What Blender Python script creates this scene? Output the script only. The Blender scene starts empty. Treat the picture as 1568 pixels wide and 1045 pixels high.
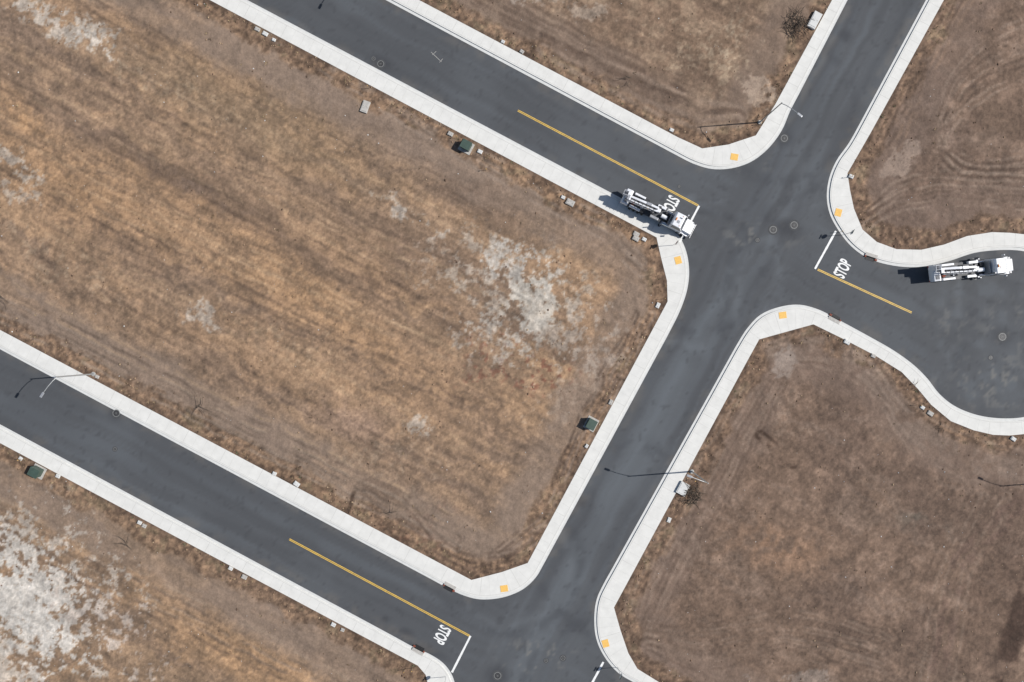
import bpy, bmesh, math, random
import numpy as np
from mathutils import Vector, Matrix
from mathutils.geometry import tessellate_polygon
random.seed(7); rng=np.random.default_rng(11)
S=0.1
def W(px,py,z=0.0): return Vector(((px-784)*S,(522.5-py)*S,z))
scene=bpy.context.scene
scene.view_settings.view_transform='Standard'; scene.view_settings.look='None'; scene.view_settings.exposure=0
# ---------------------------------------------------------------- light
w=bpy.data.worlds.new("World"); scene.world=w; w.use_nodes=True
nt=w.node_tree; sky=nt.nodes.new('ShaderNodeTexSky'); sky.sky_type='NISHITA'; sky.sun_disc=False
sky.sun_elevation=math.radians(42); sky.sun_rotation=math.radians(85.4)
nt.nodes['Background'].inputs[1].default_value=0.08
nt.links.new(sky.outputs[0],nt.nodes['Background'].inputs[0])
sl=bpy.data.lights.new("sun","SUN"); sl.energy=5.0; sl.angle=math.radians(0.5); sl.color=(1,0.97,0.93)
so=bpy.data.objects.new("sun",sl); scene.collection.objects.link(so)
so.rotation_euler=Vector((-10,-0.8,-9)).to_track_quat('-Z','Y').to_euler(); so.location=(60,5,55)
cam=bpy.data.cameras.new("camera"); co=bpy.data.objects.new("camera",cam); scene.collection.objects.link(co)
co.location=(0,0,104); co.rotation_euler=(0,0,0); cam.sensor_width=36; cam.lens=36*104/156.8; cam.clip_end=12000
scene.camera=co
# ---------------------------------------------------------------- noise
LAT=rng.random((16,256,256)).astype(np.float32)
def vnoise(x,y,seed):
    L=LAT[seed%16]; xi=np.floor(x).astype(np.int64); yi=np.floor(y).astype(np.int64)
    fx=(x-xi).astype(np.float32); fy=(y-yi).astype(np.float32)
    fx=fx*fx*(3-2*fx); fy=fy*fy*(3-2*fy)
    x0=xi&255; x1=(xi+1)&255; y0=yi&255; y1=(yi+1)&255
    a=L[y0,x0]*(1-fx)+L[y0,x1]*fx; b=L[y1,x0]*(1-fx)+L[y1,x1]*fx
    return a*(1-fy)+b*fy
def fbm(x,y,seed,o=4,g=0.5):
    s=0;a=1;t=0
    for i in range(o):
        s=s+a*vnoise(x+i*17.3,y-i*9.1,seed+i); t+=a; a*=g
        x,y=(x*0.8-y*0.6)*2.03,(x*0.6+y*0.8)*2.03
    r=s/t
    return np.clip((r-0.5)*1.6+0.5,0,1)
def fbm_aniso(u,v,su,sv,seed,o=4):
    s=0;a=1;t=0
    for i in range(o):
        s=s+a*vnoise(u/su+i*31.7,v/sv+i*11.9,seed+i); t+=a; a*=0.55; su/=2.0; sv/=2.0
    return np.clip((s/t-0.5)*1.6+0.5,0,1)
def sst(a,b,x):
    t=np.clip((x-a)/(b-a),0,1); return t*t*(3-2*t)
def lin(c):
    c=np.asarray(c,dtype=np.float64)/255.0
    return np.where(c<=0.04045,c/12.92,((c+0.055)/1.055)**2.4)
# ---------------------------------------------------------------- layout (plan traced in 0.1 m units)
C,R1,R2=(1545,512),129,155
def arc(r,a0=-90,a1=90,n=16): return [(C[0]+r*math.cos(math.radians(a0+(a1-a0)*i/n)),C[1]+r*math.sin(math.radians(a0+(a1-a0)*i/n))) for i in range(n+1)]
lotA=[(-1480,-954),(320,0),(1005,364),(1012,395),(1021,430),(1022,462),(808,862),(768,876),(722,888),(0,505),(-1480,-279)]
lotB=[(-1480,-1124),(640,0),(1038,211),(1075,228),(1115,222),(1157,208),(1187,160),(1274,0),(1922,-1200)]
lotE=[(-1480,-114),(0,678),(640,1019),(652,1033),(656,1050),(648,1080),(600,1165),(149,2000),(-1480,2000)]
lotF=[(850,1133),(2500,2008),(320,2000),(780,1150),(803,1120)]
lotD=[(2117,-1200),(1445,0),(1332,205),(1297,266),(1301,292),(1307,320),(1320,352),(1342,371),(1372,382),(1410,383),(1445,375),(1480,362),(1518,356)]+arc(R2)+[(1520,666),(1490,659),(1455,645),(1425,620),(1405,596),(1380,570),(1340,545),(1290,519),(1245,497),(1205,508),(1162,520),(1140,560),(940,930),(950,965),(962,1000),(976,1024),(1010,1045),(2800,1994),(4000,1994),(4000,-1200)]
lots=[lotA,lotB,lotE,lotF,lotD]
def seg_dist(X,Y,pts,closed=False):
    D=np.full(X.shape,1e9,dtype=np.float32); P=list(pts)+([pts[0]] if closed else [])
    for (ax,ay),(bx,by) in zip(P[:-1],P[1:]):
        dx,dy=bx-ax,by-ay; L=dx*dx+dy*dy
        if L<1e-9: continue
        t=np.clip(((X-ax)*dx+(Y-ay)*dy)/L,0,1)
        D=np.minimum(D,(X-ax-t*dx)**2+(Y-ay-t*dy)**2)
    return np.sqrt(D)
def inside(X,Y,pts):
    r=np.zeros(X.shape,bool); n=len(pts)
    for i in range(n):
        ax,ay=pts[i]; bx,by=pts[(i+1)%n]
        if ay==by: continue
        c=((ay>Y)!=(by>Y))&(X<(bx-ax)*(Y-ay)/(by-ay)+ax); r^=c
    return r
def lot_sd(X,Y):
    best=np.full(X.shape,-1e9,dtype=np.float32); idx=np.zeros(X.shape,np.int8)
    for i,l in enumerate(lots):
        d=seg_dist(X,Y,l,True); s=np.where(inside(X,Y,l),d,-d); m=s>best; best=np.where(m,s,best); idx=np.where(m,i,idx)
    return best,idx
CA,SA=math.cos(math.radians(28)),math.sin(math.radians(28))
def height(X,Y,sd):
    base=-0.1+0.215*sst(-16,-5,sd)
    amp=sst(2,25,sd)
    u=X*CA+Y*SA; v=-X*SA+Y*CA
    r=0.24*(fbm(X/55,Y/55,3,3)-0.5)+0.09*(fbm(X/14,Y/14,5,3)-0.5)+0.12*(fbm_aniso(u,v,140,12,8,3)-0.5)
    rough=0.35+0.7*sst(40,10,sd)+0.35*sst(.5,.8,fbm(X/70,Y/70,2,3))
    small=0.09*(fbm(X/5,Y/5,6,2)-0.5)*sst(0,6,sd)*rough
    return base+amp*r+small
# ---------------------------------------------------------------- materials
def nodes(m): return m.node_tree.nodes,m.node_tree.links
def mk(name,col,rough=0.7,metal=0.0,var=0.15,scale=3.0,bump=0.0):
    m=bpy.data.materials.new(name); m.use_nodes=True; N,L=nodes(m); b=N['Principled BSDF']
    b.inputs['Roughness'].default_value=rough; b.inputs['Metallic'].default_value=metal
    tc=N.new('ShaderNodeNewGeometry'); n=N.new('ShaderNodeTexNoise'); n.inputs['Scale'].default_value=scale; n.inputs['Detail'].default_value=5
    n.inputs['Roughness'].default_value=0.65
    L.new(tc.outputs['Position'],n.inputs['Vector'])
    mr=N.new('ShaderNodeMapRange'); mr.inputs[1].default_value=0.3; mr.inputs[2].default_value=0.7; mr.inputs[3].default_value=1-var; mr.inputs[4].default_value=1+var
    L.new(n.outputs['Fac'],mr.inputs[0])
    mx=N.new('ShaderNodeVectorMath'); mx.operation='SCALE'; mx.inputs[0].default_value=col[:3]; L.new(mr.outputs[0],mx.inputs['Scale'])
    L.new(mx.outputs[0],b.inputs['Base Color'])
    if bump>0:
        bp=N.new('ShaderNodeBump'); bp.inputs['Strength'].default_value=bump; bp.inputs['Distance'].default_value=0.03; L.new(n.outputs['Fac'],bp.inputs['Height']); L.new(bp.outputs[0],b.inputs['Normal'])
    return m
def attr_mat(name,layers,rough,bumps,attr='Col',tints=()):
    m=bpy.data.materials.new(name); m.use_nodes=True; N,L=nodes(m); b=N['Principled BSDF']; b.inputs['Roughness'].default_value=rough
    b.inputs['Specular IOR Level'].default_value=0.25
    a=N.new('ShaderNodeAttribute'); a.attribute_name=attr; g=N.new('ShaderNodeNewGeometry')
    cur=a.outputs['Color']
    for (sc,am,det) in layers:
        n=N.new('ShaderNodeTexNoise'); n.inputs['Scale'].default_value=sc; n.inputs['Detail'].default_value=det; n.inputs['Roughness'].default_value=0.75
        L.new(g.outputs['Position'],n.inputs['Vector'])
        mr=N.new('ShaderNodeMapRange'); mr.inputs[1].default_value=0.3; mr.inputs[2].default_value=0.7; mr.inputs[3].default_value=1-am; mr.inputs[4].default_value=1+am; mr.clamp=False
        L.new(n.outputs['Fac'],mr.inputs[0]); s=N.new('ShaderNodeVectorMath'); s.operation='SCALE'; L.new(cur,s.inputs[0]); L.new(mr.outputs[0],s.inputs['Scale']); cur=s.outputs[0]
    for tint in tints:
        n=N.new('ShaderNodeTexNoise'); n.inputs['Scale'].default_value=tint[0]; n.inputs['Detail'].default_value=5; n.inputs['Roughness'].default_value=.7; L.new(g.outputs['Position'],n.inputs['Vector'])
        mr=N.new('ShaderNodeMapRange'); mr.inputs[1].default_value=tint[3]; mr.inputs[2].default_value=tint[3]+.12; mr.inputs[3].default_value=0; mr.inputs[4].default_value=tint[1]; L.new(n.outputs['Fac'],mr.inputs[0])
        mm=N.new('ShaderNodeMix'); mm.data_type='RGBA'; mm.blend_type='MIX'; L.new(mr.outputs[0],mm.inputs[0]); L.new(cur,mm.inputs[6]); mm.inputs[7].default_value=(*tint[2],1); cur=mm.outputs[2]
    L.new(cur,b.inputs['Base Color'])
    prev=None
    for (sc,st,dist) in bumps:
        n=N.new('ShaderNodeTexNoise'); n.inputs['Scale'].default_value=sc; n.inputs['Detail'].default_value=5; n.inputs['Roughness'].default_value=0.7; L.new(g.outputs['Position'],n.inputs['Vector'])
        bp=N.new('ShaderNodeBump'); bp.inputs['Strength'].default_value=st; bp.inputs['Distance'].default_value=dist; L.new(n.outputs['Fac'],bp.inputs['Height'])
        if prev: L.new(prev,bp.inputs['Normal'])
        prev=bp.outputs[0]
    if prev: L.new(prev,b.inputs['Normal'])
    return m
M={}
M['dirt']=attr_mat('dirt_ground',[(3.4,0.16,5)],0.95,[(2.8,0.55,0.15)],tints=[(2.6,0.20,(0.14,0.10,0.075),.59),(1.9,0.16,(0.38,0.31,0.24),.60)])
M['asphalt']=attr_mat('asphalt',[(14,0.05,3)],0.85,[])
M['veg']=attr_mat('dry_weeds',[],0.9,[])
M['concrete']=mk('sidewalk_concrete',(0.655,0.645,0.61),0.85,0,0.07,0.7)
M['gutter']=mk('gutter_concrete',(0.60,0.60,0.58),0.85,0,0.08,1.2)
M['joint']=mk('joint',(0.47,0.46,0.43),0.9,0,0.1,1.5)
M['edge']=mk('gutter_joint',(0.12,0.12,0.12),0.9,0,0.2,1.5)
M['vault']=mk('vault_concrete',(0.42,0.40,0.37),0.85,0,0.2,3)
M['white_line']=mk('white_road_paint',(0.76,0.76,0.74),0.6,0,0.12,3)
M['yellow_line']=mk('yellow_road_paint',(0.70,0.45,0.08),0.6,0,0.18,2.5)
M['tactile']=mk('tactile_yellow',(0.78,0.47,0.12),0.7,0,0.08,4)
M['white']=mk('white_truck_paint',(0.74,0.75,0.77),0.3,0,0.06,1.5)
M['lgrey']=mk('light_grey_steel',(0.36,0.37,0.39),0.4,0.3,0.15,3)
M['steel']=mk('galvanised_steel',(0.42,0.43,0.43),0.45,0.5,0.1,4)
M['dark']=mk('dark_frame',(0.035,0.036,0.04),0.5,0.2,0.3,3)
M['deck']=mk('deck_plate',(0.07,0.073,0.078),0.6,0.3,0.3,4)
M['rubber']=mk('tyre_rubber',(0.02,0.02,0.02),0.9,0,0.2,4)
M['glass']=mk('window_glass',(0.015,0.02,0.025),0.08,0,0.1,1)
M['chrome']=mk('chrome',(0.6,0.6,0.6),0.15,1,0.05,1)
M['orange']=mk('orange_lens',(0.8,0.25,0.03),0.4,0,0.05,1)
M['red']=mk('red_sign_face',(0.45,0.02,0.02),0.4,0,0.05,1)
M['green']=mk('green_enamel',(0.055,0.085,0.068),0.5,0,0.15,2)
M['rust']=mk('rusty_iron',(0.22,0.06,0.035),0.8,0.2,0.3,5)
M['black']=mk('drain_opening',(0.008,0.008,0.008),0.95)
M['iron']=mk('cast_iron',(0.045,0.045,0.047),0.6,0.4,0.3,6)
M['collar']=mk('patch_asphalt',(0.060,0.062,0.065),0.9,0,0.2,5)
M['rim']=mk('worn_iron_rim',(0.17,0.17,0.165),0.7,0.1,0.2,5)
M['wood']=mk('wood',(0.36,0.27,0.17),0.85,0,0.2,5)
M['twig']=mk('dead_twig',(0.10,0.075,0.055),0.9,0,0.3,6)
# ---------------------------------------------------------------- grid mesh
def coords(dense,step,mid,mstep,far=5000):
    a=list(np.arange(0,dense,step)); a+=list(np.arange(a[-1]+mstep,mid,mstep)); x=a[-1]; d=mstep
    while x<far: d*=1.5; x+=d; a.append(x)
    a=np.array(a); return np.concatenate([-a[:0:-1],a])
def grid_mesh(name,xs,ys,Z,col,mat,keep=None,smooth=True):
    nx,ny=len(xs),len(ys); XX,YY=np.meshgrid(xs,ys)
    v=np.stack([XX,YY,Z],-1).reshape(-1,3).astype(np.float32)
    i=np.arange(nx*ny).reshape(ny,nx)
    q=np.stack([i[:-1,:-1],i[:-1,1:],i[1:,1:],i[1:,:-1]],-1)
    if keep is not None: q=q[keep]
    q=q.reshape(-1,4)
    c=col.reshape(-1,3)
    if keep is not None:
        used=np.unique(q); rm=np.zeros(nx*ny,np.int64); rm[used]=np.arange(len(used)); q=rm[q]; v=v[used]; c=c[used]
    me=bpy.data.meshes.new(name); me.vertices.add(len(v)); me.vertices.foreach_set('co',v.ravel())
    me.loops.add(len(q)*4); me.loops.foreach_set('vertex_index',q.ravel().astype(np.int32))
    me.polygons.add(len(q)); me.polygons.foreach_set('loop_start',(np.arange(len(q))*4).astype(np.int32))
    me.update(calc_edges=True)
    if smooth: me.polygons.foreach_set('use_smooth',np.ones(len(q),bool))
    ca=me.color_attributes.new('Col','FLOAT_COLOR','POINT'); rgba=np.ones((len(v),4),np.float32); rgba[:,:3]=c; ca.data.foreach_set('color',rgba.ravel())
    me.materials.append(mat); o=bpy.data.objects.new(name,me); scene.collection.objects.link(o); return o
K=1.12
# ---------------------------------------------------------------- ground colour
def blob(X,Y,cx,cy,rx,ry,ang=0,soft=0.9):
    a=math.radians(ang); c,s=math.cos(a),math.sin(a); dx=X-cx; dy=Y-cy
    p=(dx*c+dy*s)/rx; q=(-dx*s+dy*c)/ry; r=np.sqrt(p*p+q*q); return 1-sst(1-soft,1+soft*0.6,r)
def ground_colour(X,Y,sd,idx):
    wx=X+30*(fbm(X/45,Y/45,1,4)-0.5)+10*(fbm(X/9,Y/9,2,3)-.5); wy=Y+30*(fbm(X/45+50,Y/45,4,4)-0.5)+10*(fbm(X/9+30,Y/9,5,3)-.5)
    fine=fbm(X/6,Y/6,9,3,0.65); mid=fbm(X/22,Y/22,10,4,.6); big=fbm(X/130,Y/130,12,4)
    u=wx*CA+wy*SA; v=-wx*SA+wy*CA; ru=X*CA+Y*SA; rv=-X*SA+Y*CA
    brk=.12*(fine-.5)+.16*(mid-.5)
    streak=fbm_aniso(u,v,330,34,6,5)+brk; streak2=fbm_aniso(u,v,110,11,2,3)+brk
    rows=fbm_aniso(ru,rv,70,4.5,13,3)
    col=np.zeros(X.shape+(3,),np.float32); bases=[(142,117,95),(130,107,88),(138,114,92),(130,107,88),(118,97,82)]
    for i,b in enumerate(bases): col[idx==i]=b
    def mix(c,m):
        nonlocal col
        m=np.clip(m,0,1)[...,None]; col=col*(1-m)+np.array(c,np.float32)*m
    west=((idx==0)|(idx==2)); east=idx==4; nb=idx==1
    mix((162,130,100),west*sst(.5,.78,streak)*0.5)
    mix((121,102,88),west*sst(.48,.2,streak)*0.55)
    mix((168,138,108),west*sst(.6,.85,streak2)*0.3)
    mix((109,91,78),west*sst(.40,.18,streak2)*0.32)
    mix((152,131,109),nb*sst(.5,.8,mid)*0.45); mix((107,88,74),nb*sst(.5,.2,streak)*0.55)
    mix((140,117,100),east*sst(.58,.85,mid)*0.35); mix((102,84,73),east*sst(.5,.2,big+brk)*0.5); mix((132,114,101),east*sst(.55,.85,streak2)*0.3)
    ora=(blob(wx,wy,90,280,210,90,28)*.55+blob(wx,wy,470,450,190,70,28)*.55+blob(wx,wy,300,300,170,40,28)*.35+blob(wx,wy,860,570,120,60,-40)*.25+blob(wx,wy,660,600,170,60,20)*.3+blob(wx,wy,380,1020,160,40,20)*.6+blob(wx,wy,30,180,60,20,28)*.5)
    mix((172,135,99),west*ora*(.6+.4*sst(.35,.6,.5*mid+.5*fine)))
    mix((108,90,77),west*(.55+.45*sst(.3,.6,.5*mid+.5*fine))*(blob(wx,wy,440,370,230,22,32)*.5+blob(wx,wy,610,400,40,26,30)*.65+blob(wx,wy,180,220,220,18,28)*.5+blob(wx,wy,715,300,60,16,10)*.6+blob(wx,wy,270,270,150,22,30)*.35+blob(wx,wy,760,340,80,34,20)*.45+blob(wx,wy,560,345,150,22,22)*.4+blob(wx,wy,330,260,260,12,40)*.3))
    mix((150,125,110),west*blob(wx,wy,540,640,60,30,10)*.5)
    mix((124,106,82),west*blob(wx,wy,380,170,230,60,25)*.3)
    mix((116,70,57),west*sst(.64,.8,fbm(X/8,Y/8,13,3))*(blob(wx,wy,850,575,60,30)+blob(wx,wy,640,820,60,40)+blob(wx,wy,760,560,60,50))*.55)
    jit=fbm(X/30,Y/30,7,3)*18-9; d=sd+jit+5*(fine-.5)
    m2=sst(20,32,d)*sst(94,64,d)*(.6+.4*sst(.25,.6,fbm_aniso(u,v,200,30,4,3)))
    mix((137,118,103),m2*west*0.85); mix((126,108,95),m2*(nb)*0.65); mix((124,105,93),m2*east*0.55)
    m1=sst(32,20,d)
    mix((126,101,81),m1*0.6); mix((90,72,59),m1*sst(.52,.25,fine)*0.55); mix((162,131,103),m1*sst(.6,.85,fine)*0.45)
    mix((98,94,72),m1*sst(.68,.8,mid)*0.25)
    mix((84,68,58),sst(7,1,sd+jit*.35)*.45)
    def track(pts,w,c,st,lines=(-1,1),lw=2.2,wig=5,gain=1.35):
        nonlocal col
        xs_=[p[0] for p in pts]; ys_=[p[1] for p in pts]
        m=(X>min(xs_)-40)&(X<max(xs_)+40)&(Y>min(ys_)-40)&(Y<max(ys_)+40)&(sd>0)
        if not m.any(): return
        xx=X[m]+wig*(fbm(X[m]/30,Y[m]/30,3,2)-.5); yy=Y[m]+wig*(fbm(X[m]/30+9,Y[m]/30,4,2)-.5)
        D=np.full(xx.shape,1e9,np.float32); SG=np.zeros(xx.shape,np.float32)
        for (ax,ay),(bx,by) in zip(pts[:-1],pts[1:]):
            dx,dy=bx-ax,by-ay; L=math.hypot(dx,dy); t=np.clip(((xx-ax)*dx+(yy-ay)*dy)/(L*L),0,1)
            dd=np.hypot(xx-ax-t*dx,yy-ay-t*dy); s=((xx-ax)*dy-(yy-ay)*dx)/L; b=dd<D; D=np.where(b,dd,D); SG=np.where(b,np.sign(s)*dd,SG)
        k=0
        for l in lines: k=np.maximum(k,1-sst(lw*.4,lw*1.6,np.abs(SG-l*w)))
        k=k*min(1,st*gain)*sst(.2,.6,fbm(X[m]/20,Y[m]/20,8+int(pts[0][0])%5,4,.55))
        k=k[:,None]; col[m]=col[m]*(1-k)+np.array(c,np.float32)*k
    def curve(pts,n=5):
        o=[]
        for i in range(len(pts)-1):
            p0=np.array(pts[max(i-1,0)]);p1=np.array(pts[i]);p2=np.array(pts[i+1]);p3=np.array(pts[min(i+2,len(pts)-1)])
            for j in range(n):
                t=j/n;o.append(tuple(.5*((2*p1)+(-p0+p2)*t+(2*p0-5*p1+4*p2-p3)*t*t+(-p0+3*p1-3*p2+p3)*t**3)))
        o.append(tuple(pts[-1]));return o
    lt=(148,128,112); dk=(90,73,62)
    for o in range(-2,3):
        track(curve([(1330-o*3,330+o*8),(1375,300+o*10),(1440,288+o*11),(1510,292+o*10),(1600,300+o*12)]),5,dk if o%2 else lt,.42)
        track(curve([(1345+o*14,215+o*6),(1390+o*14,120),(1450+o*15,10),(1480+o*15,-60)]),5,dk if o%2 else (140,115,96),.4)
        track(curve([(1600,60+o*22),(1500,110+o*20),(1445,180+o*14),(1450,235+o*8),(1500,262+o*6),(1600,255+o*9)]),5,dk if o%2 else lt,.34)
    for o in range(-3,4):
        track(curve([(1175+o*9,575+o*3),(1100+o*12,700+o*5),(1010+o*13,870+o*4),(975+o*10,960)]),4,dk if o%2 else lt,.27)
        track(curve([(1180,545+o*5),(1260,535+o*8),(1340,580+o*8),(1390,650+o*9),(1480,700+o*9),(1600,735+o*10)]),5,lt if o%2 else dk,.28)
        track(curve([(990,975+o*5),(1080,990+o*10),(1200,960+o*10),(1330,990+o*12),(1480,1060+o*8)]),4,dk if o%2 else lt,.27)
    track(curve([(1180,540),(1270,535),(1345,590),(1390,655),(1480,705),(1600,735)]),9,(132,114,101),.45,lines=(-1,0,1),lw=9)
    for o in range(5): track([(1560-o*18,760),(1500-o*20,880),(1470-o*20,1060)],6,lt if o%2 else dk,.26)
    track([(1620,830),(1575,900),(1545,990),(1530,1060)],9,(68,53,45),.65,lines=(-1,0,1),lw=9)
    track([(1560,770),(1470,860),(1440,1000),(1430,1060)],9,(112,90,79),.45,lw=6)
    for o in range(7):
        track([(-40,40+o*62),(300,225+o*62),(700,430+o*62)],9,dk if o%2 else (174,146,116),.28,lines=(-1,1),lw=2.5)
        track([(60,-40+o*62),(400,150+o*55),(760,320+o*50)],9,(176,150,120) if o%2 else dk,.22,lw=2)
    for o in range(4): track([(-20,440+o*12),(150,525+o*12),(420,665+o*12),(560,735+o*12),(700,800+o*13)],6,(150,132,116) if o%2 else (100,84,72),.42)
    for o in range(3): track([(420,35+o*10),(700,215+o*10),(920,335+o*12),(985,400+o*10)],6,(110,94,82) if o%2 else (148,130,115),.42)
    for o in range(5): track([(1010-o*9,480),(930-o*10,640),(860-o*10,800),(800-o*12,850)],4,lt if o%2 else dk,.42)
    for o in range(3): track(curve([(560,740+o*14),(620,770+o*20),(700,850+o*10),(790,845+o*8)]),5,dk,.3)
    for o in range(3): track([(830,45+o*16),(960,115+o*16),(1070,165+o*14),(1130,170+o*8)],7,(144,124,108) if o!=1 else dk,.48,lw=4)
    for o in range(3): track([(720,-30+o*22),(900,60+o*22),(1060,140+o*12)],6,dk,.32,lw=3)
    for o in range(4): track([(-20,760+o*16),(150,850+o*16),(400,975+o*14),(560,1060+o*12)],6,dk if o%2 else (156,136,116),.32)
    track([(1165,668),(1190,690),(1212,712)],6,(74,58,48),.7,lw=3); track([(548,742),(532,785)],1,(80,64,53),.8,lines=(0,),lw=3)
    fl=fbm(X/8,Y/8,11,4,0.68); fm=fbm(X/22,Y/22,14,4,.6)
    def pale(cx,cy,rx,ry,ang,thr,st,c=(186,178,168)):
        b=blob(wx,wy,cx,cy,rx,ry,ang,0.95); n=fl*.62+fm*.38; thr=.60+(thr-.44)*.95; mix(c,sst(thr,thr+.2,n*1.1+b*.35)*sst(.03,.45,b)*st)
    pale(800,455,140,90,35,.60,.6,(172,160,146)); pale(805,425,70,45,40,.54,.6); pale(822,462,44,40,20,.32,.8,(188,180,168)); pale(775,395,40,26,40,.45,.65); pale(760,520,80,50,10,.64,.5); pale(870,600,80,60,-20,.70,.45,(174,155,137)); pale(690,400,70,60,30,.68,.45,(168,152,136)); pale(910,520,60,60,-50,.64,.45,(170,154,140))
    pale(98,42,95,24,20,.50,.7); pale(130,70,40,14,10,.5,.6); pale(20,250,60,18,20,.58,.6); pale(30,300,50,18,20,.6,.5); pale(250,130,200,50,25,.78,.35,(174,155,130)); pale(80,400,120,40,25,.74,.35,(174,153,128)); pale(420,520,200,60,28,.8,.32,(176,153,126)); pale(600,700,120,60,10,.78,.3,(170,150,128))
    pale(640,657,22,18,0,.45,.55); pale(310,485,34,14,20,.5,.55); pale(600,305,50,14,40,.58,.45); pale(640,340,50,20,40,.7,.4)
    pale(30,915,150,85,35,.50,.85,(200,195,187)); pale(20,925,90,50,35,.28,.75,(202,197,189)); pale(70,900,210,120,40,.62,.65,(188,179,168)); pale(15,1010,60,60,0,.5,.7,(198,189,178)); pale(170,960,120,55,40,.66,.5,(176,158,145))
    pale(1160,150,24,22,0,.46,.75,(168,148,130)); pale(890,10,60,18,20,.58,.5,(175,161,146)); pale(1080,85,100,60,20,.7,.5,(170,150,126)); pale(800,-5,40,12,20,.6,.4); pale(1120,60,60,40,0,.7,.4,(168,150,128))
    pale(1380,248,17,24,30,.30,.85,(156,136,121)); pale(1197,566,20,24,0,.46,.65,(160,146,135)); pale(1450,190,70,100,20,.74,.3,(144,123,108)); pale(1240,1042,90,8,0,.5,.5,(160,148,138)); pale(1200,640,60,60,0,.72,.35,(148,128,112)); pale(1050,860,120,50,-50,.76,.35,(144,124,108)); pale(1350,900,80,60,0,.76,.35,(148,125,109)); pale(1100,800,100,60,0,.78,.3,(148,126,110))
    mix((152,118,92),east*blob(wx,wy,1190,835,90,40,10)*.5*sst(.3,.6,mid)); mix((88,86,78),east*blob(wx,wy,1415,795,45,30,0)*.4*sst(.4,.7,mid))
    mix((88,70,60),blob(wx,wy,1540,900,60,120,20)*.3*east)
    calm=1-.55*np.clip(m2,0,1)
    g=1+calm*(0.20*(fine-.5)+0.18*(mid-.5)+.17*(fbm(X/3.0,Y/3.0,15,2)-.5)+(~east)*.15*(rows-.5))
    col=col*g[...,None]; lum=col.mean(-1,keepdims=True); col=lum+(col-lum)*.95
    return lin(np.clip(col,0,255))/K
xs=coords(84,0.2,165,0.8); ys=coords(58,0.2,135,0.8)
XX,YY=np.meshgrid(xs,ys); PX=(XX/S+784).astype(np.float32); PY=(522.5-YY/S).astype(np.float32)
sd,idx=lot_sd(PX,PY)
Z=height(PX,PY,sd)
grid_mesh('dirt_ground',xs,ys,Z,ground_colour(PX,PY,sd,idx)*1.03,M['dirt'])
# ---------------------------------------------------------------- asphalt
rxs=np.arange(-160,160.1,0.4); rys=np.arange(-130,130.1,0.4)
XX,YY=np.meshgrid(rxs,rys); PX=(XX/S+784).astype(np.float32); PY=(522.5-YY/S).astype(np.float32)
rsd,_=lot_sd(PX,PY)
def road_colour(X,Y,sd):
    col=np.zeros(X.shape+(3,),np.float32)+np.array((86,88,91),np.float32)
    def mix(c,m):
        nonlocal col
        m=np.clip(m,0,1)[...,None]; col=col*(1-m)+np.array(c,np.float32)*m
    wx=X+10*(fbm(X/50,Y/50,1,3)-.5); wy=Y+10*(fbm(X/50+7,Y/50,2,3)-.5)
    u=wx*CA+wy*SA; v=-wx*SA+wy*CA
    ns=np.abs((wx-1358)+.543*wy)*.879; nsm=sst(75,50,ns); nsw=((wx-1358)+.543*wy)*.879; nsl=(-.477*wx+.879*wy)
    cul=1-sst(120,135,np.hypot(X-C[0],Y-C[1]))
    s1=fbm_aniso(nsl,nsw,400,9,3,4); s2=fbm_aniso(u,v,400,9,5,4); cs=fbm(X/16,Y/16,7,3)
    st=s1*nsm+s2*(1-nsm); st=st*(1-cul*.7)+cs*cul*.7
    mix((100,105,110),sst(.5,.85,st)*.45); mix((75,77,80),sst(.5,.15,st)*.45)
    mix((110,116,121),nsm*np.exp(-(nsw+4)**2/300)*.42*sst(330,480,Y)); mix((68,70,74),np.exp(-(ns-34)**2/60)*.3*nsm)
    mix((72,74,77),(1-nsm)*(1-cul)*.15)
    b=fbm(X/90,Y/90,9,4); mix((98,102,106),sst(.5,.85,b)*.3); mix((77,79,82),sst(.5,.15,b)*.3)
    for (cx,cy,r,k,c) in [(1075,420,95,5,(66,68,72)),(1075,420,118,6,(110,115,120)),(1190,160,115,6,(68,70,74)),(1300,470,190,7,(65,67,71)),(1300,470,170,5,(106,110,114)),(780,860,110,6,(66,68,72)),(780,860,95,5,(106,110,114)),(960,830,150,7,(68,70,74)),(930,1090,140,7,(66,68,72)),(1290,250,60,4,(70,72,75))]:
        D=np.hypot(wx-cx,wy-cy); mix(c,np.exp(-(D-r)**2/(2*k*k))*.4*sst(.25,.7,cs))
    mix((134,130,123),sst(.58,.8,fbm(X/10,Y/10,4,4,.65))*(blob(X,Y,1165,362,60,22,0)+blob(X,Y,1520,585,60,45,0)+blob(X,Y,1545,500,40,40)+blob(X,Y,820,1005,60,30)+blob(X,Y,1140,250,50,20)*.5+blob(X,Y,1455,490,40,30)*.6)*.55)
    for (cx,cy,rx,ry) in ((622,968,14,6),(590,948,6,5),(886,263,6,6),(1201,212,16,14),(762,1036,20,16),(1535,516,18,16),(1200,348,34,14),(178,633,14,12),(583,98,18,12),(645,995,40,8),(1295,55,10,10),(890,770,9,9)): mix((56,57,61),blob(X,Y,cx,cy,rx,ry,20)*.5)
    mix((138,124,108),sst(42,28,sd)*.20*sst(.35,.8,cs)); mix((62,63,66),sst(.8,.95,fbm(X/7,Y/7,12,3))*.3)
    return lin(col)/K
kq=(-rsd)>7
kf=kq[:-1,:-1]&kq[1:,:-1]&kq[:-1,1:]&kq[1:,1:]
grid_mesh('asphalt_road',rxs,rys,np.zeros(PX.shape),road_colour(PX,PY,-rsd),M['asphalt'],kf)
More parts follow.
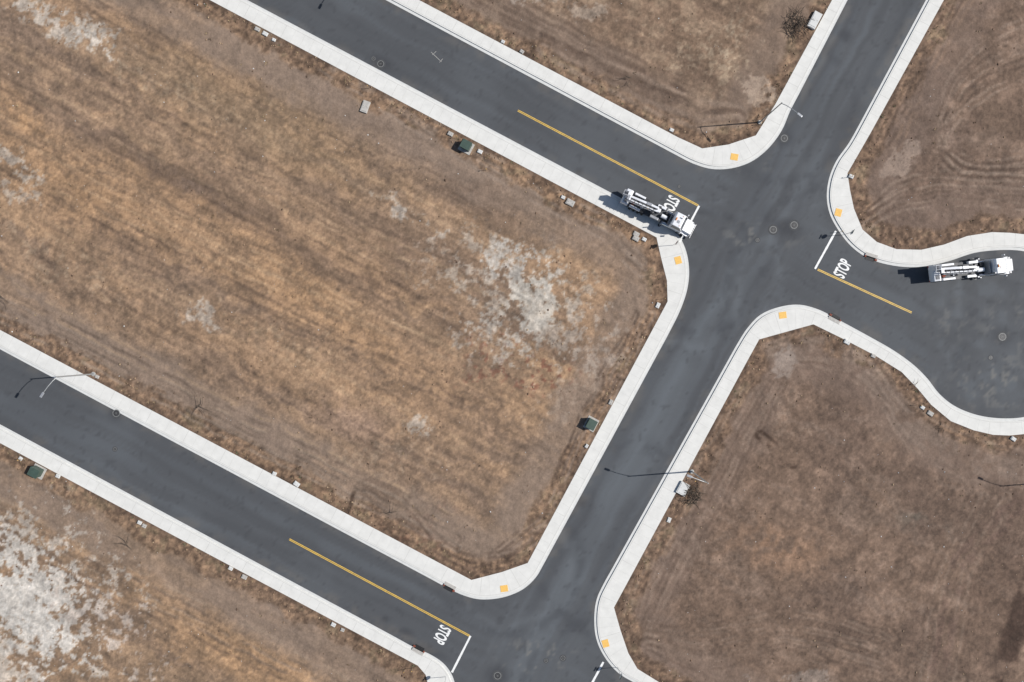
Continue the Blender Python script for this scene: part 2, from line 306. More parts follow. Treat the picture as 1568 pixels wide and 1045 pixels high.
# ---------------------------------------------------------------- sidewalks
def densify(P):
    o=[P[0]]
    for a,b in zip(P[:-1],P[1:]):
        L=math.dist(a,b)
        if L>120:
            for t in (22/L,1-22/L): o.append((a[0]+(b[0]-a[0])*t,a[1]+(b[1]-a[1])*t))
        o.append(b)
    return o
def smooth(P):
    P=densify(P); n=len(P); out=[]
    for i in range(n-1):
        p1,p2=np.array(P[i],float),np.array(P[i+1],float); p0=np.array(P[i-1],float) if i else 2*p1-p2; p3=np.array(P[i+2],float) if i+2<n else 2*p2-p1
        t0=0;t1=t0+math.sqrt(np.linalg.norm(p1-p0));t2=t1+math.sqrt(np.linalg.norm(p2-p1));t3=t2+math.sqrt(np.linalg.norm(p3-p2))
        k=1 if np.linalg.norm(p2-p1)>120 else 5
        for j in range(k):
            t=t1+(t2-t1)*j/k
            A1=(t1-t)/(t1-t0)*p0+(t-t0)/(t1-t0)*p1;A2=(t2-t)/(t2-t1)*p1+(t-t1)/(t2-t1)*p2;A3=(t3-t)/(t3-t2)*p2+(t-t2)/(t3-t2)*p3
            B1=(t2-t)/(t2-t0)*A1+(t-t0)/(t2-t0)*A2;B2=(t3-t)/(t3-t1)*A2+(t-t1)/(t3-t1)*A3
            out.append(tuple((t2-t)/(t2-t1)*B1+(t-t1)/(t2-t1)*B2))
    out.append(tuple(P[-1])); return out
def offset(P,d):
    o=[];n=len(P)
    for i in range(n):
        a=P[max(i-1,0)];b=P[min(i+1,n-1)];dx,dy=b[0]-a[0],b[1]-a[1];L=math.hypot(dx,dy);o.append((P[i][0]-dy/L*d,P[i][1]+dx/L*d))
    return o
def mesh_obj(name,verts,faces,mat,parent=None,smooth_=False):
    me=bpy.data.meshes.new(name);me.from_pydata([tuple(v) for v in verts],[],faces);me.materials.append(mat)
    if smooth_: me.polygons.foreach_set('use_smooth',[True]*len(me.polygons))
    me.update();o=bpy.data.objects.new(name,me);scene.collection.objects.link(o)
    if parent: o.parent=parent
    return o
def slab(name,loop,z0,z1,mat,parent):
    n=len(loop);top=[W(x,y,z1) for x,y in loop];bot=[W(x,y,z0) for x,y in loop]
    tri=tessellate_polygon([top]);F=[]
    for t in tri:
        a,b,c=[top[i] for i in t]
        F.append(tuple(t) if (b-a).cross(c-a).z>0 else tuple(reversed(t)))
    area=sum(top[i].x*top[(i+1)%n].y-top[(i+1)%n].x*top[i].y for i in range(n))
    for i in range(n):
        j=(i+1)%n; f=(i,i+n,j+n,j)
        F.append(f if area>0 else tuple(reversed(f)))
    return mesh_obj(name,top+bot,F,mat,parent)
def strip(name,A,B,z,mat,parent):
    V=[W(x,y,z) for x,y in A]+[W(x,y,z) for x,y in B];n=len(A);F=[]
    for i in range(n-1):
        f=(i,i+1,n+i+1,n+i);a,b,c=V[f[0]],V[f[1]],V[f[2]]
        F.append(f if (b-a).cross(c-a).z>0 else tuple(reversed(f)))
    return mesh_obj(name,V,F,mat,parent)
RA=[(-1480,-984.7),(378,0),(985,321.7),(1016,340),(1036,357),(1049,380),(1055,410),(1053,440),(1043,472),(1025,509),(1005,546),(832,865),(820,885),(800,903),(770,915),(735,918),(710,912),(688,902),(660,887),(0,535),(-1480,-249)]
RB=[(1946,-1220),(1298,0),(1222,147),(1210,170),(1197,200),(1176,228),(1150,248),(1120,258),(1090,259),(1062,251),(1036,238),(590,0),(-1480,-1102)]
RD=[(2088,-1200),(1418,0),(1320,183),(1300,219),(1281,246),(1270,272),(1266,300),(1270,326),(1282,350),(1303,377),(1330,396),(1368,407),(1410,409),(1450,401),(1490,388),(1518,384)]+arc(R1,-86,86)+[(1520,640),(1490,634),(1460,621),(1438,603),(1420,580),(1400,560),(1370,538),(1330,515),(1280,488),(1255,475),(1225,467),(1195,470),(1165,482),(1145,502),(1130,525),(1112,557),(925,893),(914,917),(910,945),(913,978),(925,1005),(946,1030),(970,1045),(1000,1061),(2800,2015)]
RE=[(-1480,-143),(0,650),(600,973),(635,992),(660,1003),(680,1017),(693,1036),(698,1060),(690,1090),(670,1130),(200,2000)]
RF=[(289,2000),(740,1165),(752,1130),(775,1100),(808,1086),(850,1096),(885,1113),(2500,1969)]
LA=lotA;LB=[lotB[i] for i in (8,7,6,5,4,3,2,1,0)]
LD=lotD[:-2];LE=lotE[:-1];LF=[lotF[2],lotF[3],lotF[4],lotF[0],lotF[1]]
sets=[(RA,LA),(RB,LB),(RD,LD),(RE,LE),(RF,LF)]
for R,Lk in sets:
    par=bpy.data.objects.new('sidewalk',None);scene.collection.objects.link(par)
    R=smooth(R)
    la=np.array(offset(R,5));d1=seg_dist(la[:,0],la[:,1],Lk).mean();lb=np.array(offset(R,-5));d2=seg_dist(lb[:,0],lb[:,1],Lk).mean()
    sg=1 if d1<d2 else -1
    K1=offset(R,sg*4.5);K2=offset(R,sg*6.2);K2b=offset(R,sg*6.6)
    strip('gutter_pan',R,K1,0.008,M['gutter'],par)
    slab('pavement_slab',K1+Lk[::-1],-0.05,0.135,M['concrete'],par)
    strip('kerb_joint',K2,K2b,0.138,M['joint'],par)
    strip('gutter_edge',offset(R,-sg*0.4),R,0.006,M['edge'],par)
    V=[];F=[];acc=0;cnt=0
    for a,b in [(K2b[i],K2b[i+1]) for i in range(len(K2b)-1)]:
        L=math.dist(a,b)
        if L<1e-6: continue
        dx,dy=(b[0]-a[0])/L,(b[1]-a[1])/L;nx,ny=-dy*sg,dx*sg;t=16-acc if acc<16 else 0
        while t<L:
            cnt+=1
            x,y=a[0]+dx*t,a[1]+dy*t
            if -400<x<1950 and -350<y<1400:
                best=None
                for p,q in zip(Lk[:-1],Lk[1:]):
                    ex,ey=q[0]-p[0],q[1]-p[1];den=nx*ey-ny*ex
                    if abs(den)<1e-9: continue
                    s=((p[0]-x)*ey-(p[1]-y)*ex)/den;r=((p[0]-x)*ny-(p[1]-y)*nx)/den
                    if s>0 and 0<=r<=1 and (best is None or s<best): best=s
                if best and best<55:
                    h=0.2 if cnt%4==0 else 0.08;k=len(V)
                    q=[(x-dx*h,y-dy*h),(x+dx*h,y+dy*h),(x+dx*h+nx*best,y+dy*h+ny*best),(x-dx*h+nx*best,y-dy*h+ny*best)]
                    V+=[W(c[0],c[1],0.1385) for c in q];f=(k,k+1,k+2,k+3)
                    F.append(f if (V[k+1]-V[k]).cross(V[k+2]-V[k]).z>0 else f[::-1])
            t+=16
        acc=(acc+L)%16
    mesh_obj('cross_joints',V,F,M['joint'],par)
# ---------------------------------------------------------------- builders
def empty(name,loc,ang=0):
    e=bpy.data.objects.new(name,None);scene.collection.objects.link(e);e.location=loc;e.rotation_euler=(0,0,ang);return e
def fin(bm,name,par,mat,bevel=0,sm=False):
    if bevel>0: bmesh.ops.bevel(bm,geom=bm.edges[:],offset=bevel,segments=2,affect='EDGES',profile=0.6)
    bmesh.ops.recalc_face_normals(bm,faces=bm.faces)
    me=bpy.data.meshes.new(name);bm.to_mesh(me);bm.free();me.materials.append(mat)
    if sm: me.polygons.foreach_set('use_smooth',[True]*len(me.polygons))
    o=bpy.data.objects.new(name,me);scene.collection.objects.link(o);o.parent=par;return o
def box(name,par,mat,c,s,bevel=0.02,rz=0,ry=0,rx=0,taper=1.0):
    bm=bmesh.new();bmesh.ops.create_cube(bm,size=1)
    for v in bm.verts:
        if v.co.z>0: v.co.x*=taper;v.co.y*=taper
        v.co=Vector((v.co.x*s[0],v.co.y*s[1],v.co.z*s[2]))
    m=Matrix.Translation(c)@Matrix.Rotation(rz,4,'Z')@Matrix.Rotation(ry,4,'Y')@Matrix.Rotation(rx,4,'X')
    bmesh.ops.transform(bm,matrix=m,verts=bm.verts);return fin(bm,name,par,mat,bevel)
def cyl(name,par,mat,p0,p1,r0,r1=None,seg=14,bevel=0):
    r1=r0 if r1 is None else r1;p0=Vector(p0);p1=Vector(p1);d=p1-p0;bm=bmesh.new()
    bmesh.ops.create_cone(bm,cap_ends=True,segments=seg,radius1=r0,radius2=r1,depth=d.length)
    m=Matrix.Translation((p0+p1)/2)@d.to_track_quat('Z','Y').to_matrix().to_4x4();bmesh.ops.transform(bm,matrix=m,verts=bm.verts)
    return fin(bm,name,par,mat,bevel)
def prism(name,par,mat,prof,y0,y1,bevel=0.03,top_in=0.0,zref=0,zt=1):
    bm=bmesh.new();n=len(prof);A=[];B=[]
    for x,z in prof:
        k=top_in*max(0,(z-zref)/(zt-zref)) if zt!=zref else 0
        A.append(bm.verts.new((x,y0+k,z)));B.append(bm.verts.new((x,y1-k,z)))
    bm.faces.new(A);bm.faces.new(B[::-1])
    for i in range(n): bm.faces.new((A[i],B[i],B[(i+1)%n],A[(i+1)%n]))
    return fin(bm,name,par,mat,bevel)
def quad(name,par,mat,pts):
    return mesh_obj(name,[Vector(p) for p in pts],[tuple(range(len(pts)))],mat,par)
# ---------------------------------------------------------------- boom trucks
def boom_truck(cx,cy,ang,boomang,sc=1.0):
    e=empty('boom_truck',W(cx,cy,0.0),ang);e.scale=(sc,sc,sc)
    for s in (-1,1): box('frame_rail',e,M['dark'],(-0.6,s*0.42,0.95),(10.6,0.12,0.26),0.01)
    for i,x in enumerate((-5.2,-3.2,-1.2,0.8,2.6)): box('cross_member',e,M['dark'],(x,0,0.95),(0.14,0.8,0.2),0.01)
    for x,du in ((4.05,0),(-2.5,1),(-3.85,1)):
        for s in (-1,1):
            cyl('tyre',e,M['rubber'],(x,s*0.88 if du else s*0.92,0.52),(x,s*1.2,0.52),0.52,seg=28,bevel=0.03)
            if du: cyl('inner_tyre',e,M['rubber'],(x,s*0.5,0.52),(x,s*0.82,0.52),0.52,seg=28)
            cyl('wheel_hub',e,M['chrome'],(x,s*1.1,0.52),(x,s*1.23,0.52),0.24,0.16,seg=16)
        cyl('axle',e,M['dark'],(x,-0.9,0.52),(x,0.9,0.52),0.09)
    prism('cab_body',e,M['white'],[(2.05,0.85),(2.05,2.75),(2.3,2.95),(3.45,2.93),(3.62,2.8),(4.05,1.95),(4.1,0.85)],-1.15,1.15,0.06,0.14,1.9,2.95)
    prism('bonnet',e,M['white'],[(4.02,0.9),(4.02,1.93),(5.3,1.62),(5.55,1.45),(5.6,0.8),(5.2,0.75)],-0.82,0.82,0.07)
    box('bonnet_vent',e,M['lgrey'],(4.75,0,1.78),(0.5,0.6,0.03),0.005,ry=math.radians(13.5))
    for s in (-1,1):
        y0,y1=(0.80,1.18) if s>0 else (-1.18,-0.80)
        prism('front_mudguard',e,M['white'],[(3.4,0.75),(3.45,1.15),(3.75,1.35),(4.4,1.35),(4.85,1.1),(5.3,1.0),(5.3,0.7),(4.7,0.72),(4.55,1.0),(4.1,1.12),(3.65,1.0),(3.5,0.72)],y0,y1,0.02)
        box('headlamp',e,M['chrome'],(5.34,s*0.98,0.98),(0.12,0.3,0.2),0.02)
        quad('side_window',e,M['glass'],[(2.35,s*1.158,1.95),(3.85,s*1.158,1.98),(3.5,s*1.04,2.72),(2.35,s*1.04,2.72)])
        box('mirror',e,M['white'],(3.95,s*1.42,2.05),(0.12,0.2,0.5),0.02); cyl('mirror_arm',e,M['dark'],(3.9,s*1.1,2.3),(3.95,s*1.42,2.3),0.02)
        cyl('fuel_tank',e,M['chrome'],(1.0,s*0.85,0.72),(2.4,s*0.85,0.72),0.3,seg=20)
        box('marker_lamp',e,M['orange'],(3.3,s*0.75,2.97),(0.12,0.08,0.05),0.01)
    quad('windscreen',e,M['glass'],[(4.07,-1.0,2.0),(4.07,1.0,2.0),(3.68,0.92,2.77),(3.68,-0.92,2.77)])
    box('roof_beacon',e,M['orange'],(2.5,0,3.02),(0.15,0.45,0.1),0.03); box('air_horn',e,M['chrome'],(3.1,0.4,3.0),(0.4,0.08,0.08),0.01)
    box('roof_vent',e,M['lgrey'],(2.95,-0.25,2.97),(0.4,0.4,0.04),0.01)
    box('front_bumper',e,M['chrome'],(5.72,0,0.62),(0.14,2.3,0.32),0.03); box('grille',e,M['dark'],(5.63,0,1.1),(0.06,1.0,0.5),0.01)
    cyl('exhaust_stack',e,M['chrome'],(1.85,-0.9,0.9),(1.85,-0.9,3.2),0.08); box('headboard',e,M['lgrey'],(1.75,0,1.75),(0.06,1.7,1.2),0.01)
    box('deck',e,M['deck'],(-2.3,0,1.2),(6.4,2.2,0.12),0.01)
    for s in (-1,1):
        box('tool_locker',e,M['lgrey'] if s<0 else M['white'],(-0.2+.2*s,s*0.95,1.45),(1.3,0.35,0.55),0.03)
        box('tool_locker_rear',e,M['white'],(-3.6,s*0.98,1.55),(1.7,0.30,0.55),0.03)
        box('wheel_arch',e,M['dark'],(-2.3,s*0.95,1.3),(0.8,0.4,0.15),0.02)
        box('mud_flap',e,M['rubber'],(-4.65,s*0.85,0.7),(0.03,0.6,0.6),0.005); box('tail_lamp',e,M['red'],(-5.9,s*1.0,1.1),(0.05,0.25,0.12),0.01)
        box('outrigger_beam',e,M['lgrey'],(0.95,s*1.0,0.95),(0.25,0.5,0.25),0.01); cyl('outrigger_leg',e,M['lgrey'],(0.95,s*1.3,0.35),(0.95,s*1.3,1.5),0.08); cyl('outrigger_foot',e,M['dark'],(0.95,s*1.3,0.30),(0.95,s*1.3,0.38),0.22)
    for k,x in enumerate((-4.1,-3.4,-2.7,-1.9,-1.3)): box('deck_gear',e,M[('rust','dark','lgrey','wood','dark')[k]],(x,0.45*math.sin(x*5),1.38),(0.4,0.45,0.25),0.03,rz=x)
    prism('rear_hopper',e,M['white'],[(-4.75,1.1),(-4.75,1.85),(-5.0,2.05),(-5.75,1.95),(-5.9,1.6),(-5.9,1.0)],-1.12,1.12,0.05)
    box('hopper_grille',e,M['dark'],(-5.3,-0.62,2.02),(0.5,0.55,0.06),0.01,ry=math.radians(-7.5))
    for k in range(5): box('grille_bar',e,M['white'],(-5.3,-0.84+k*0.11,2.06),(0.5,0.025,0.02),0,ry=math.radians(-7.5))
    cyl('hydraulic_tank',e,M['white'],(0.45,-0.2,1.6),(1.35,-0.2,1.6),0.3,seg=20); box('pump_box',e,M['dark'],(1.15,0.5,1.5),(0.5,0.45,0.5),0.03)
    b=empty('boom_assembly',(-0.6,0,0),boomang);b.parent=e
    cyl('turret_pedestal',b,M['lgrey'],(0,0,1.25),(0,0,2.1),0.42,0.36,seg=24); cyl('slew_ring',b,M['dark'],(0,0,2.1),(0,0,2.2),0.5,seg=28)
    box('turret_head',b,M['white'],(0.15,0,2.5),(0.75,0.55,0.65),0.06); box('operator_console',b,M['dark'],(0.3,0.55,2.4),(0.4,0.35,0.4),0.04)
    prism('lower_boom',b,M['white'],[(0.2,2.5),(0.1,2.95),(-2.2,2.98),(-4.5,2.86),(-4.6,2.55),(-2.2,2.52)],0.08,0.38,0.03); box('boom_sleeve',b,M['lgrey'],(-1.4,0.23,2.76),(0.8,0.4,0.54),0.02)
    box('upper_boom',b,M['white'],(-2.2,-0.30,2.85),(4.6,0.16,0.24),0.03); box('boom_elbow',b,M['lgrey'],(-4.55,-0.03,2.8),(0.45,0.75,0.4),0.05)
    cyl('lift_cylinder',b,M['dark'],(0.1,0.55,1.9),(-2.2,0.45,2.55),0.07); cyl('hose_reel',b,M['dark'],(-0.5,-0.5,2.5),(-0.5,-0.72,2.5),0.3,seg=20)
    cyl('piston_rod',b,M['chrome'],(-2.2,0.45,2.55),(-3.2,0.38,2.7),0.045)
    cyl('delivery_pipe',b,M['lgrey'],(-0.3,-0.52,2.7),(-4.4,-0.52,2.7),0.06); cyl('hose',b,M['dark'],(0.0,-0.02,2.9),(-4.2,-0.02,2.9),0.045)
    for k in range(7): box('boom_clamp',b,M['dark'],(-0.5-0.6*k,-0.36,2.98),(0.05,0.42,0.04),0.005)
    for k in range(6): cyl('lattice_brace',b,M['lgrey'],(-0.7-k*0.62,-0.22,2.9),(-1.1-k*0.62,0.08,2.9),0.025,seg=6)
    s=0.42;x=-5.15
    box('basket_floor',b,M['lgrey'],(x,s,2.15),(0.66,0.62,0.06),0.01)
    for dx,dy,sx,sy in ((0.33,0,0.04,0.66),(-0.33,0,0.04,0.66),(0,0.31,0.66,0.04),(0,-0.31,0.66,0.04)): box('basket_wall',b,M['white'],(x+dx,s+dy,2.62),(sx,sy,1.0),0.01)
    box('basket_pivot',b,M['lgrey'],(-4.75,0.1,2.45),(0.2,0.5,0.5),0.02)
    return e
boom_truck(1006,329.5,math.radians(-26.5),math.radians(3),1.02); boom_truck(1479,414,math.radians(6.5),math.radians(-3),1.09)
# ---------------------------------------------------------------- street lamps
def street_lamp(px,py,ax,ay):
    z=0.1;e=empty('street_lamp',W(px,py,z));L=math.hypot(ax,ay);dx,dy=ax/L,-ay/L
    cyl('footing',e,M['vault'],(0,0,-0.1),(0,0,0.12),0.33,seg=20); box('base_plate',e,M['steel'],(0,0,0.14),(0.42,0.42,0.04),0.005)
    for s in ((.15,.15),(-.15,.15),(.15,-.15),(-.15,-.15)): cyl('anchor_bolt',e,M['iron'],(s[0],s[1],.15),(s[0],s[1],.22),0.02,seg=6)
    cyl('pole',e,M['steel'],(0,0,.14),(0,0,8.7),0.12,0.07,seg=12)
    pts=[Vector((0,0,8.3)),Vector((dx*.7,dy*.7,8.75)),Vector((dx*1.6,dy*1.6,9.0)),Vector((dx*2.6,dy*2.6,9.1))]
    for a,b in zip(pts[:-1],pts[1:]): cyl('arm',e,M['steel'],a,b,0.05,0.045,seg=8)
    box('luminaire',e,M['lgrey'],(dx*2.95,dy*2.95,9.08),(0.8,0.32,0.14),0.05,rz=math.atan2(dy,dx)); box('luminaire_lens',e,M['vault'],(dx*3.0,dy*3.0,8.99),(0.45,0.24,0.04),0.01,rz=math.atan2(dy,dx))
street_lamp(144,573,-17,26); street_lamp(1163,188,24,20); street_lamp(1059,722,-33,-13); street_lamp(1628,737,-20,-9); street_lamp(606,-24,-15,28)
# ---------------------------------------------------------------- stop signs
def text_mesh(name,size,off,mat):
    t=bpy.data.curves.new('t','FONT');t.body='STOP';t.size=size;t.align_x='CENTER';t.align_y='CENTER';t.offset=off
    to=bpy.data.objects.new('t',t);scene.collection.objects.link(to);bpy.context.view_layer.update()
    me=bpy.data.meshes.new_from_object(to.evaluated_get(bpy.context.evaluated_depsgraph_get()));bpy.data.objects.remove(to)
    o=bpy.data.objects.new(name,me);scene.collection.objects.link(o);me.materials.clear();me.materials.append(mat);return o
def stop_sign(px,py,face):
    e=empty('stop_sign',W(px,py,0.13),face)
    cyl('post',e,M['steel'],(0,0,-0.1),(0,0,2.9),0.035,seg=8)
    for nm,mt,r,x in (('white_border',M['white_line'],0.40,0.05),('red_face',M['red'],0.36,0.062)):
        pts=[(x,r*math.cos(math.radians(22.5+45*i)),2.5+r*math.sin(math.radians(22.5+45*i))) for i in range(8)]
        bp=[(x-0.008,p[1],p[2]) for p in pts];V=pts+bp;F=[tuple(range(8)),tuple(range(15,7,-1))]+[(i,i+8,(i+1)%8+8,(i+1)%8) for i in range(8)];mesh_obj(nm,V,F,mt,e)
    o=text_mesh('lettering',0.27,0.006,M['white_line']);o.parent=e;o.location=(0.068,0,2.5);o.rotation_euler=(math.pi/2,0,math.pi/2)
    box('street_name_plate',e,M['green'],(0,0,3.0),(0.02,0.75,0.2),0.003,rz=0.0)
stop_sign(1291,360,math.radians(-28)); stop_sign(1030,376,math.radians(152)); stop_sign(683,1036,math.radians(152)); stop_sign(946,1022,math.radians(-28))
# ---------------------------------------------------------------- paint
def line(name,p,q,wd,z,mat):
    dx,dy=q[0]-p[0],q[1]-p[1];L=math.hypot(dx,dy);nx,ny=-dy/L*wd/2,dx/L*wd/2;V=[];F=[];n=max(2,int(L/4))
    for i in range(n+1):
        t=i/n;j1=random.uniform(-.12,.12);x,y=p[0]+dx*t,p[1]+dy*t;V+=[W(x+nx*(1+j1),y+ny*(1+j1),z),W(x-nx*(1+j1),y-ny*(1+j1),z)]
    for i in range(n):
        f=(2*i,2*i+1,2*i+3,2*i+2);F.append(f if (V[f[1]]-V[f[0]]).cross(V[f[2]]-V[f[0]]).z>0 else f[::-1])
    return mesh_obj(name,V,F,mat)
def dbl(p,q):
    e=empty('yellow_centre_line',(0,0,0));dx,dy=q[0]-p[0],q[1]-p[1];L=math.hypot(dx,dy);nx,ny=-dy/L,dx/L
    for s in (-0.95,0.95):
        o=line('stripe',(p[0]+nx*s,p[1]+ny*s),(q[0]+nx*s,q[1]+ny*s),1.1,0.006,M['yellow_line']);o.parent=e
dbl((793,169.5),(1069,315)); dbl((1252,413),(1396,479)); dbl((443,826),(719,974))
for p,q in (((1070.5,315.5),(1041,371)),((1280,354),(1248,412)),((720.5,974),(692,1030)),((924,1014),(898,1062))): line('stop_line',p,q,3.2,0.010,M['white_line'])
def stop_text(px,py,ang):
    o=text_mesh('stop_road_marking',1,0.03,M['white_line']);o.location=W(px,py,0.008);o.rotation_euler=(0,0,ang);o.scale=(1.15,2.55,1)
stop_text(1026,314,math.radians(-28-90)); stop_text(1291,412,math.radians(152-90)); stop_text(676,972,math.radians(-28-90))
for i,(a,b) in enumerate((((660,80),(676,95)),((662,84),(668,79)),((673,96),(678,90)))): line('survey_paint_mark',a,b,0.6,0.006,M['vault'])
for (x,y,a) in ((1124,241,10),(1283,326,-75),(1038,399,75),(1198,483,-8),(772,901,-8),(927,985,75)):
    e=empty('tactile_paving',W(x,y,0.14),math.radians(-a));box('pad',e,M['tactile'],(0,0,0.005),(1.15,1.0,0.03),0.005)
    V=[];F=[]
    for i in range(8):
        for j in range(7):
            k=len(V);cx,cy=-0.49+i*0.14,-0.42+j*0.14;V+=[(cx-.03,cy-.03,.02),(cx+.03,cy-.03,.02),(cx+.03,cy+.03,.02),(cx-.03,cy+.03,.02),(cx,cy,.035)];F+=[(k,k+1,k+4),(k+1,k+2,k+4),(k+2,k+3,k+4),(k+3,k,k+4)]
    mesh_obj('domes',V,F,M['tactile'],e)
def manhole(px,py,r=0.36):
    e=empty('manhole_cover',W(px,py,0))
    cyl('collar',e,M['collar'],(0,0,0),(0,0,0.006),r*1.9,seg=32);cyl('rim',e,M['rim'],(0,0,0.0),(0,0,0.010),r*1.3,seg=32);cyl('lid',e,M['iron'],(0,0,0.0),(0,0,0.014),r,seg=32)
    for k in range(4): box('lid_rib',e,M['rim'],(0,0,0.016),(r*1.5,0.03,0.008),0.0,rz=k*math.pi/4)
for x,y,r in ((583,98,.4),(1201,212,.42),(1184,352,.44),(1216,345,.44),(1535,516,.46),(178,633,.44),(762,1035,.44),(1160,368,.22),(176,688,.22),(862,1008,.28),(1517,548,.22),(572,90,.22),(836,1012,.22),(1040,286,.15)): manhole(x,y,r)
def drain(px,py,ang):
    e=empty('storm_drain_inlet',W(px,py,0.0),math.radians(ang))
    box('hood',e,M['vault'],(0,0.28,0.10),(1.9,0.5,0.12),0.02);box('opening',e,M['black'],(0,-0.02,0.08),(1.5,0.12,0.12),0.0);box('grate_frame',e,M['iron'],(0,-0.33,0.02),(1.5,0.5,0.04),0.005)
    for k in range(9): box('grate_bar',e,M['black'],(-0.64+k*0.16,-0.33,0.044),(0.06,0.42,0.008),0)
    box('filter_sock',e,M['rust'],(0.85,-0.2,0.08),(0.4,0.3,0.14),0.04);box('filter_sock',e,M['rust'],(-0.85,-0.1,0.08),(0.25,0.3,0.14),0.04)
drain(688,899,-28); drain(641,995,152); drain(1333,394,-18); drain(1278,488,152)
def gz(px,py):
    a=np.array([[px]],np.float32);b=np.array([[py]],np.float32);s,_=lot_sd(a,b);return float(height(a,b,s)[0,0]) if s[0,0]>-3 else 0.135
def transformer(px,py,ang):
    e=empty('transformer_box',W(px,py,gz(px,py)),math.radians(ang))
    box('pad',e,M['vault'],(0,0,0.03),(2.0,1.8,0.2),0.02);box('cabinet',e,M['green'],(0,0.1,0.65),(1.45,1.2,1.05),0.04);box('lid',e,M['green'],(0,0.05,1.21),(1.55,1.35,0.08),0.03)
    box('door_seam',e,M['black'],(0,-0.505,0.6),(0.02,0.01,0.9),0);box('handle',e,M['steel'],(0.15,-0.53,0.7),(0.05,0.05,0.15),0.01);box('warning_label',e,M['yellow_line'],(-0.35,-0.507,0.85),(0.25,0.01,0.18),0)
for a in ((714,226,-28),(905,649,62),(60,722,-28)): transformer(*a)
def vault(px,py,sx,sy,ang,h=0.25,mat='vault',name='utility_vault'):
    e=empty(name,W(px,py,gz(px,py)),math.radians(ang))
    box('collar',e,M['vault' if mat!='gutter' else 'gutter'],(0,0,h/2-0.05),(sx,sy,h),0.03);box('lid',e,M[mat],(0,0,h-0.03),(sx*0.82,sy*0.78,0.05),0.01)
    box('lift_slot',e,M['black'],(sx*0.25,0,h-0.003),(0.1,0.05,0.012),0);box('lift_slot',e,M['black'],(-sx*0.25,0,h-0.003),(0.1,0.05,0.012),0)
small=[(395,46),(407,53),(420,62),(690,206),(735,233),(770,65),(799,80),(1028,200),(862,303),(974,359),(986,367),(1007,468),(935,616),(898,683),(215,800),(222,805),(33,702),(90,729),(375,883),(354,870),(511,956),(525,964),(421,725),(455,741),(1336,545),(1296,524),(1411,624),(1423,633),(1550,672),(1024,796),(150,577),(1302,271)]
for k,(x,y) in enumerate(small):
    r=random.random();an=-28 if not (890<x<1030 and 450<y<800) else 62
    vault(x,y,0.55+.4*r,0.45+.2*r,an+random.uniform(-8,8),0.22,'gutter' if k%3 else 'vault','meter_box')
vault(560,165,1.1,1.8,-20,0.3,'vault');vault(873,311,1.3,0.9,-28,0.3);vault(1246,33,1.3,2.6,-28,0.45,'gutter');vault(1045,748,1.5,1.9,-28,0.4,'gutter');vault(973,366,1.0,.7,-28,.3)
for (x,y) in ((565,136),(978,372),(1300,272),(620,1025),(632,1023),(1556,742),(1404,620),(700,212),(745,262),(1162,192),(35,703),(1062,735),(1016,458),(1285,356)):
    e=empty('marker_post',W(x,y,gz(x,y)));cyl('stake',e,M['wood'],(0,0,-0.1),(random.uniform(-.08,.08),random.uniform(-.08,.08),1.1),0.035,seg=6);box('cap',e,M['tactile'],(0,0,1.0),(0.09,0.09,0.12),0.005)
def brush(name,px,py,rad,n,L,r=0.035):
    V=[];F=[]
    for i in range(n):
        a=random.uniform(0,6.28);d=rad*math.sqrt(random.random());x,y=px+d*math.cos(a)/S*1.0,py+d*math.sin(a)/S
        p=W(x,y,0.15+random.random()*0.5);an=random.uniform(0,6.28);l=L*random.uniform(.4,1);pts=[p.copy()]
        for k in range(5): an+=random.uniform(-.5,.5);p=p+Vector((math.cos(an),math.sin(an),random.uniform(-.25,.25)))*l/5;pts.append(p.copy())
        for q,(a_,b_) in enumerate(zip(pts[:-1],pts[1:])):
            d_=(b_-a_).normalized();s_=d_.cross(Vector((0,0,1))).normalized();t_=s_.cross(d_);ra=r*(1-q*.16);k=len(V)
            for c,rr in ((a_,ra),(b_,ra*.85)):
                for m_ in range(4): an2=m_*math.pi/2;V.append(c+s_*rr*math.cos(an2)+t_*rr*math.sin(an2))
            for m_ in range(4): F.append((k+m_,k+(m_+1)%4,k+4+(m_+1)%4,k+4+m_))
    mesh_obj(name,V,F,M['twig'])
brush('brush_pile',1218,38,1.7,90,2.0,.05);brush('brush_pile',1058,758,1.4,100,1.6,.05);brush('fallen_branch',962,124,.5,5,2.2,.05);brush('fallen_branch',308,622,.5,6,3.0,.05);brush('fallen_branch',200,832,.5,5,2.5,.05);brush('fallen_branch',4,458,.4,3,3.5,.05);brush('fallen_branch',598,785,.4,4,2,.05);brush('fallen_branch',1440,655,.5,5,1.5,.05);brush('fallen_branch',1395,590,.6,8,1.2)
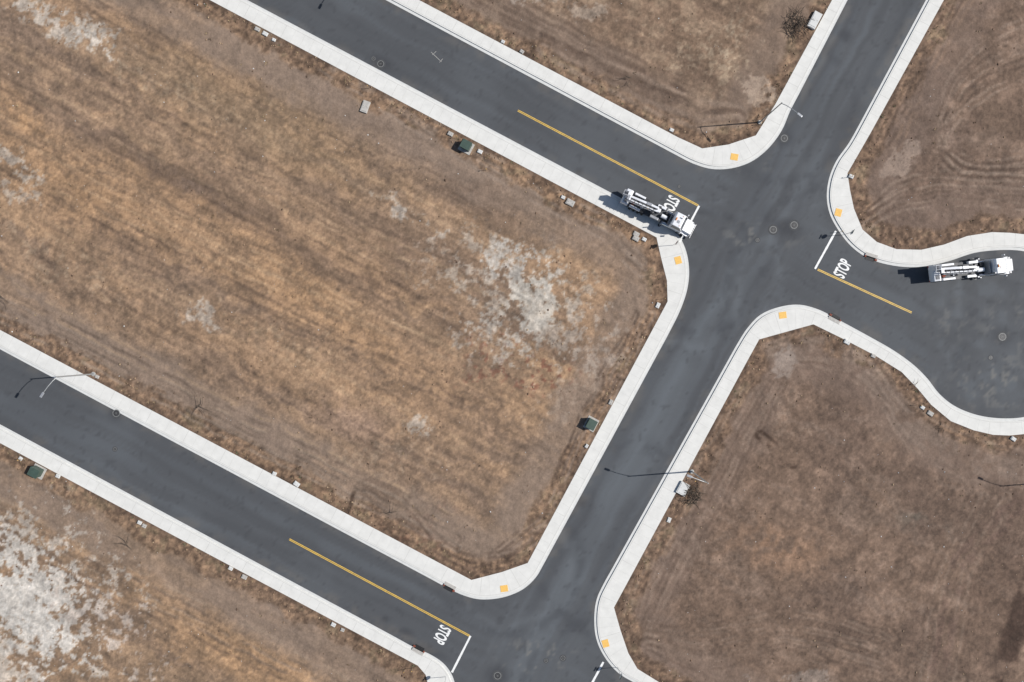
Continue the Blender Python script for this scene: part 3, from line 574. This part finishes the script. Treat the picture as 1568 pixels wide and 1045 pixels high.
# ---------------------------------------------------------------- scattered clods and dry weeds
def scatter(name,n,kind,sel,size,cols,mat):
    X=rng.uniform(-20,1590,n*6).astype(np.float32);Y=rng.uniform(-20,1070,n*6).astype(np.float32);s,i=lot_sd(X,Y)
    dens=sel(X,Y,s,i);k=(rng.random(len(X))<dens)&(s>1.5);X,Y,s=X[k][:n],Y[k][:n],s[k][:n];h=height(X,Y,s);N=len(X)
    wx=(X-784)*S;wy=(522.5-Y)*S;sz=size[0]+(size[1]-size[0])*rng.random(N)**3
    cc=lin(np.array(cols))[rng.integers(0,len(cols),N)]*(0.75+.5*rng.random((N,1)))/K
    if kind=='clod':
        base=np.array([(1,0,0),(0,1,0),(-1,0,0),(0,-1,0),(0,0,.7),(0,0,-.5)],float);tri=np.array([(0,1,4),(1,2,4),(2,3,4),(3,0,4),(1,0,5),(2,1,5),(3,2,5),(0,3,5)])
        V=base[None]*(0.6+.7*rng.random((N,6,1)));a=rng.random(N)*6.28;ca,sa=np.cos(a)[:,None],np.sin(a)[:,None]
        V=np.stack([V[...,0]*ca-V[...,1]*sa,V[...,0]*sa+V[...,1]*ca,V[...,2]],-1)*sz[:,None,None]
    else:
        nb=9;a=rng.random((N,nb))*6.28;l=sz[:,None]*(.5+.8*rng.random((N,nb)));wd=0.03+.03*rng.random((N,nb));dx,dy=np.cos(a),np.sin(a)
        r0=sz[:,None]*.25
        b=np.stack([dx*r0,dy*r0,0*dx],-1);t=np.stack([dx*l,dy*l,l*.7],-1);sd_=np.stack([-dy*wd,dx*wd,0*dx],-1)
        V=np.stack([b-sd_,b+sd_,t],2).reshape(N,nb*3,3);tri=np.array([(3*j,3*j+1,3*j+2) for j in range(nb)])
    V=V+np.stack([wx,wy,h],-1)[:,None,:];m=V.shape[1];F=(tri[None]+np.arange(N)[:,None,None]*m).reshape(-1,3);V=V.reshape(-1,3)
    me=bpy.data.meshes.new(name);me.vertices.add(len(V));me.vertices.foreach_set('co',V.astype(np.float32).ravel());me.loops.add(len(F)*3);me.loops.foreach_set('vertex_index',F.ravel().astype(np.int32));me.polygons.add(len(F));me.polygons.foreach_set('loop_start',(np.arange(len(F))*3).astype(np.int32));me.update(calc_edges=True)
    ca_=me.color_attributes.new('Col','FLOAT_COLOR','POINT');rg=np.ones((len(V),4),np.float32);rg[:,:3]=np.repeat(cc,m,0);ca_.data.foreach_set('color',rg.ravel());me.materials.append(mat)
    o=bpy.data.objects.new(name,me);scene.collection.objects.link(o)
clump=lambda X,Y:sst(.45,.8,fbm(X/25,Y/25,3,3))
scatter('dirt_clods',9000,'clod',lambda X,Y,s,i:np.clip(.9*sst(34,6,s)+.10*clump(X,Y)+.03,0,1)*(.2+.8*clump(X,Y)),(0.05,0.22),[(144,121,99),(122,100,84),(160,138,113),(108,88,74)],M['veg'])
scatter('dry_weeds',4500,'tuft',lambda X,Y,s,i:np.clip(.7*sst(30,8,s)+.05*clump(X+99,Y),0,1)*(.15+.85*clump(X+99,Y)),(0.12,0.36),[(144,125,98),(124,104,80),(160,140,110),(104,90,70),(92,78,64)],M['veg'])
scatter('green_weeds',300,'tuft',lambda X,Y,s,i:.9*sst(22,5,s)*(.1+clump(X+300,Y)),(0.15,0.4),[(92,98,68),(84,92,68)],M['veg'])
scatter('litter_scraps',260,'clod',lambda X,Y,s,i:.5+0*X,(0.06,0.15),[(215,215,212),(195,195,195)],M['veg'])
print('built')
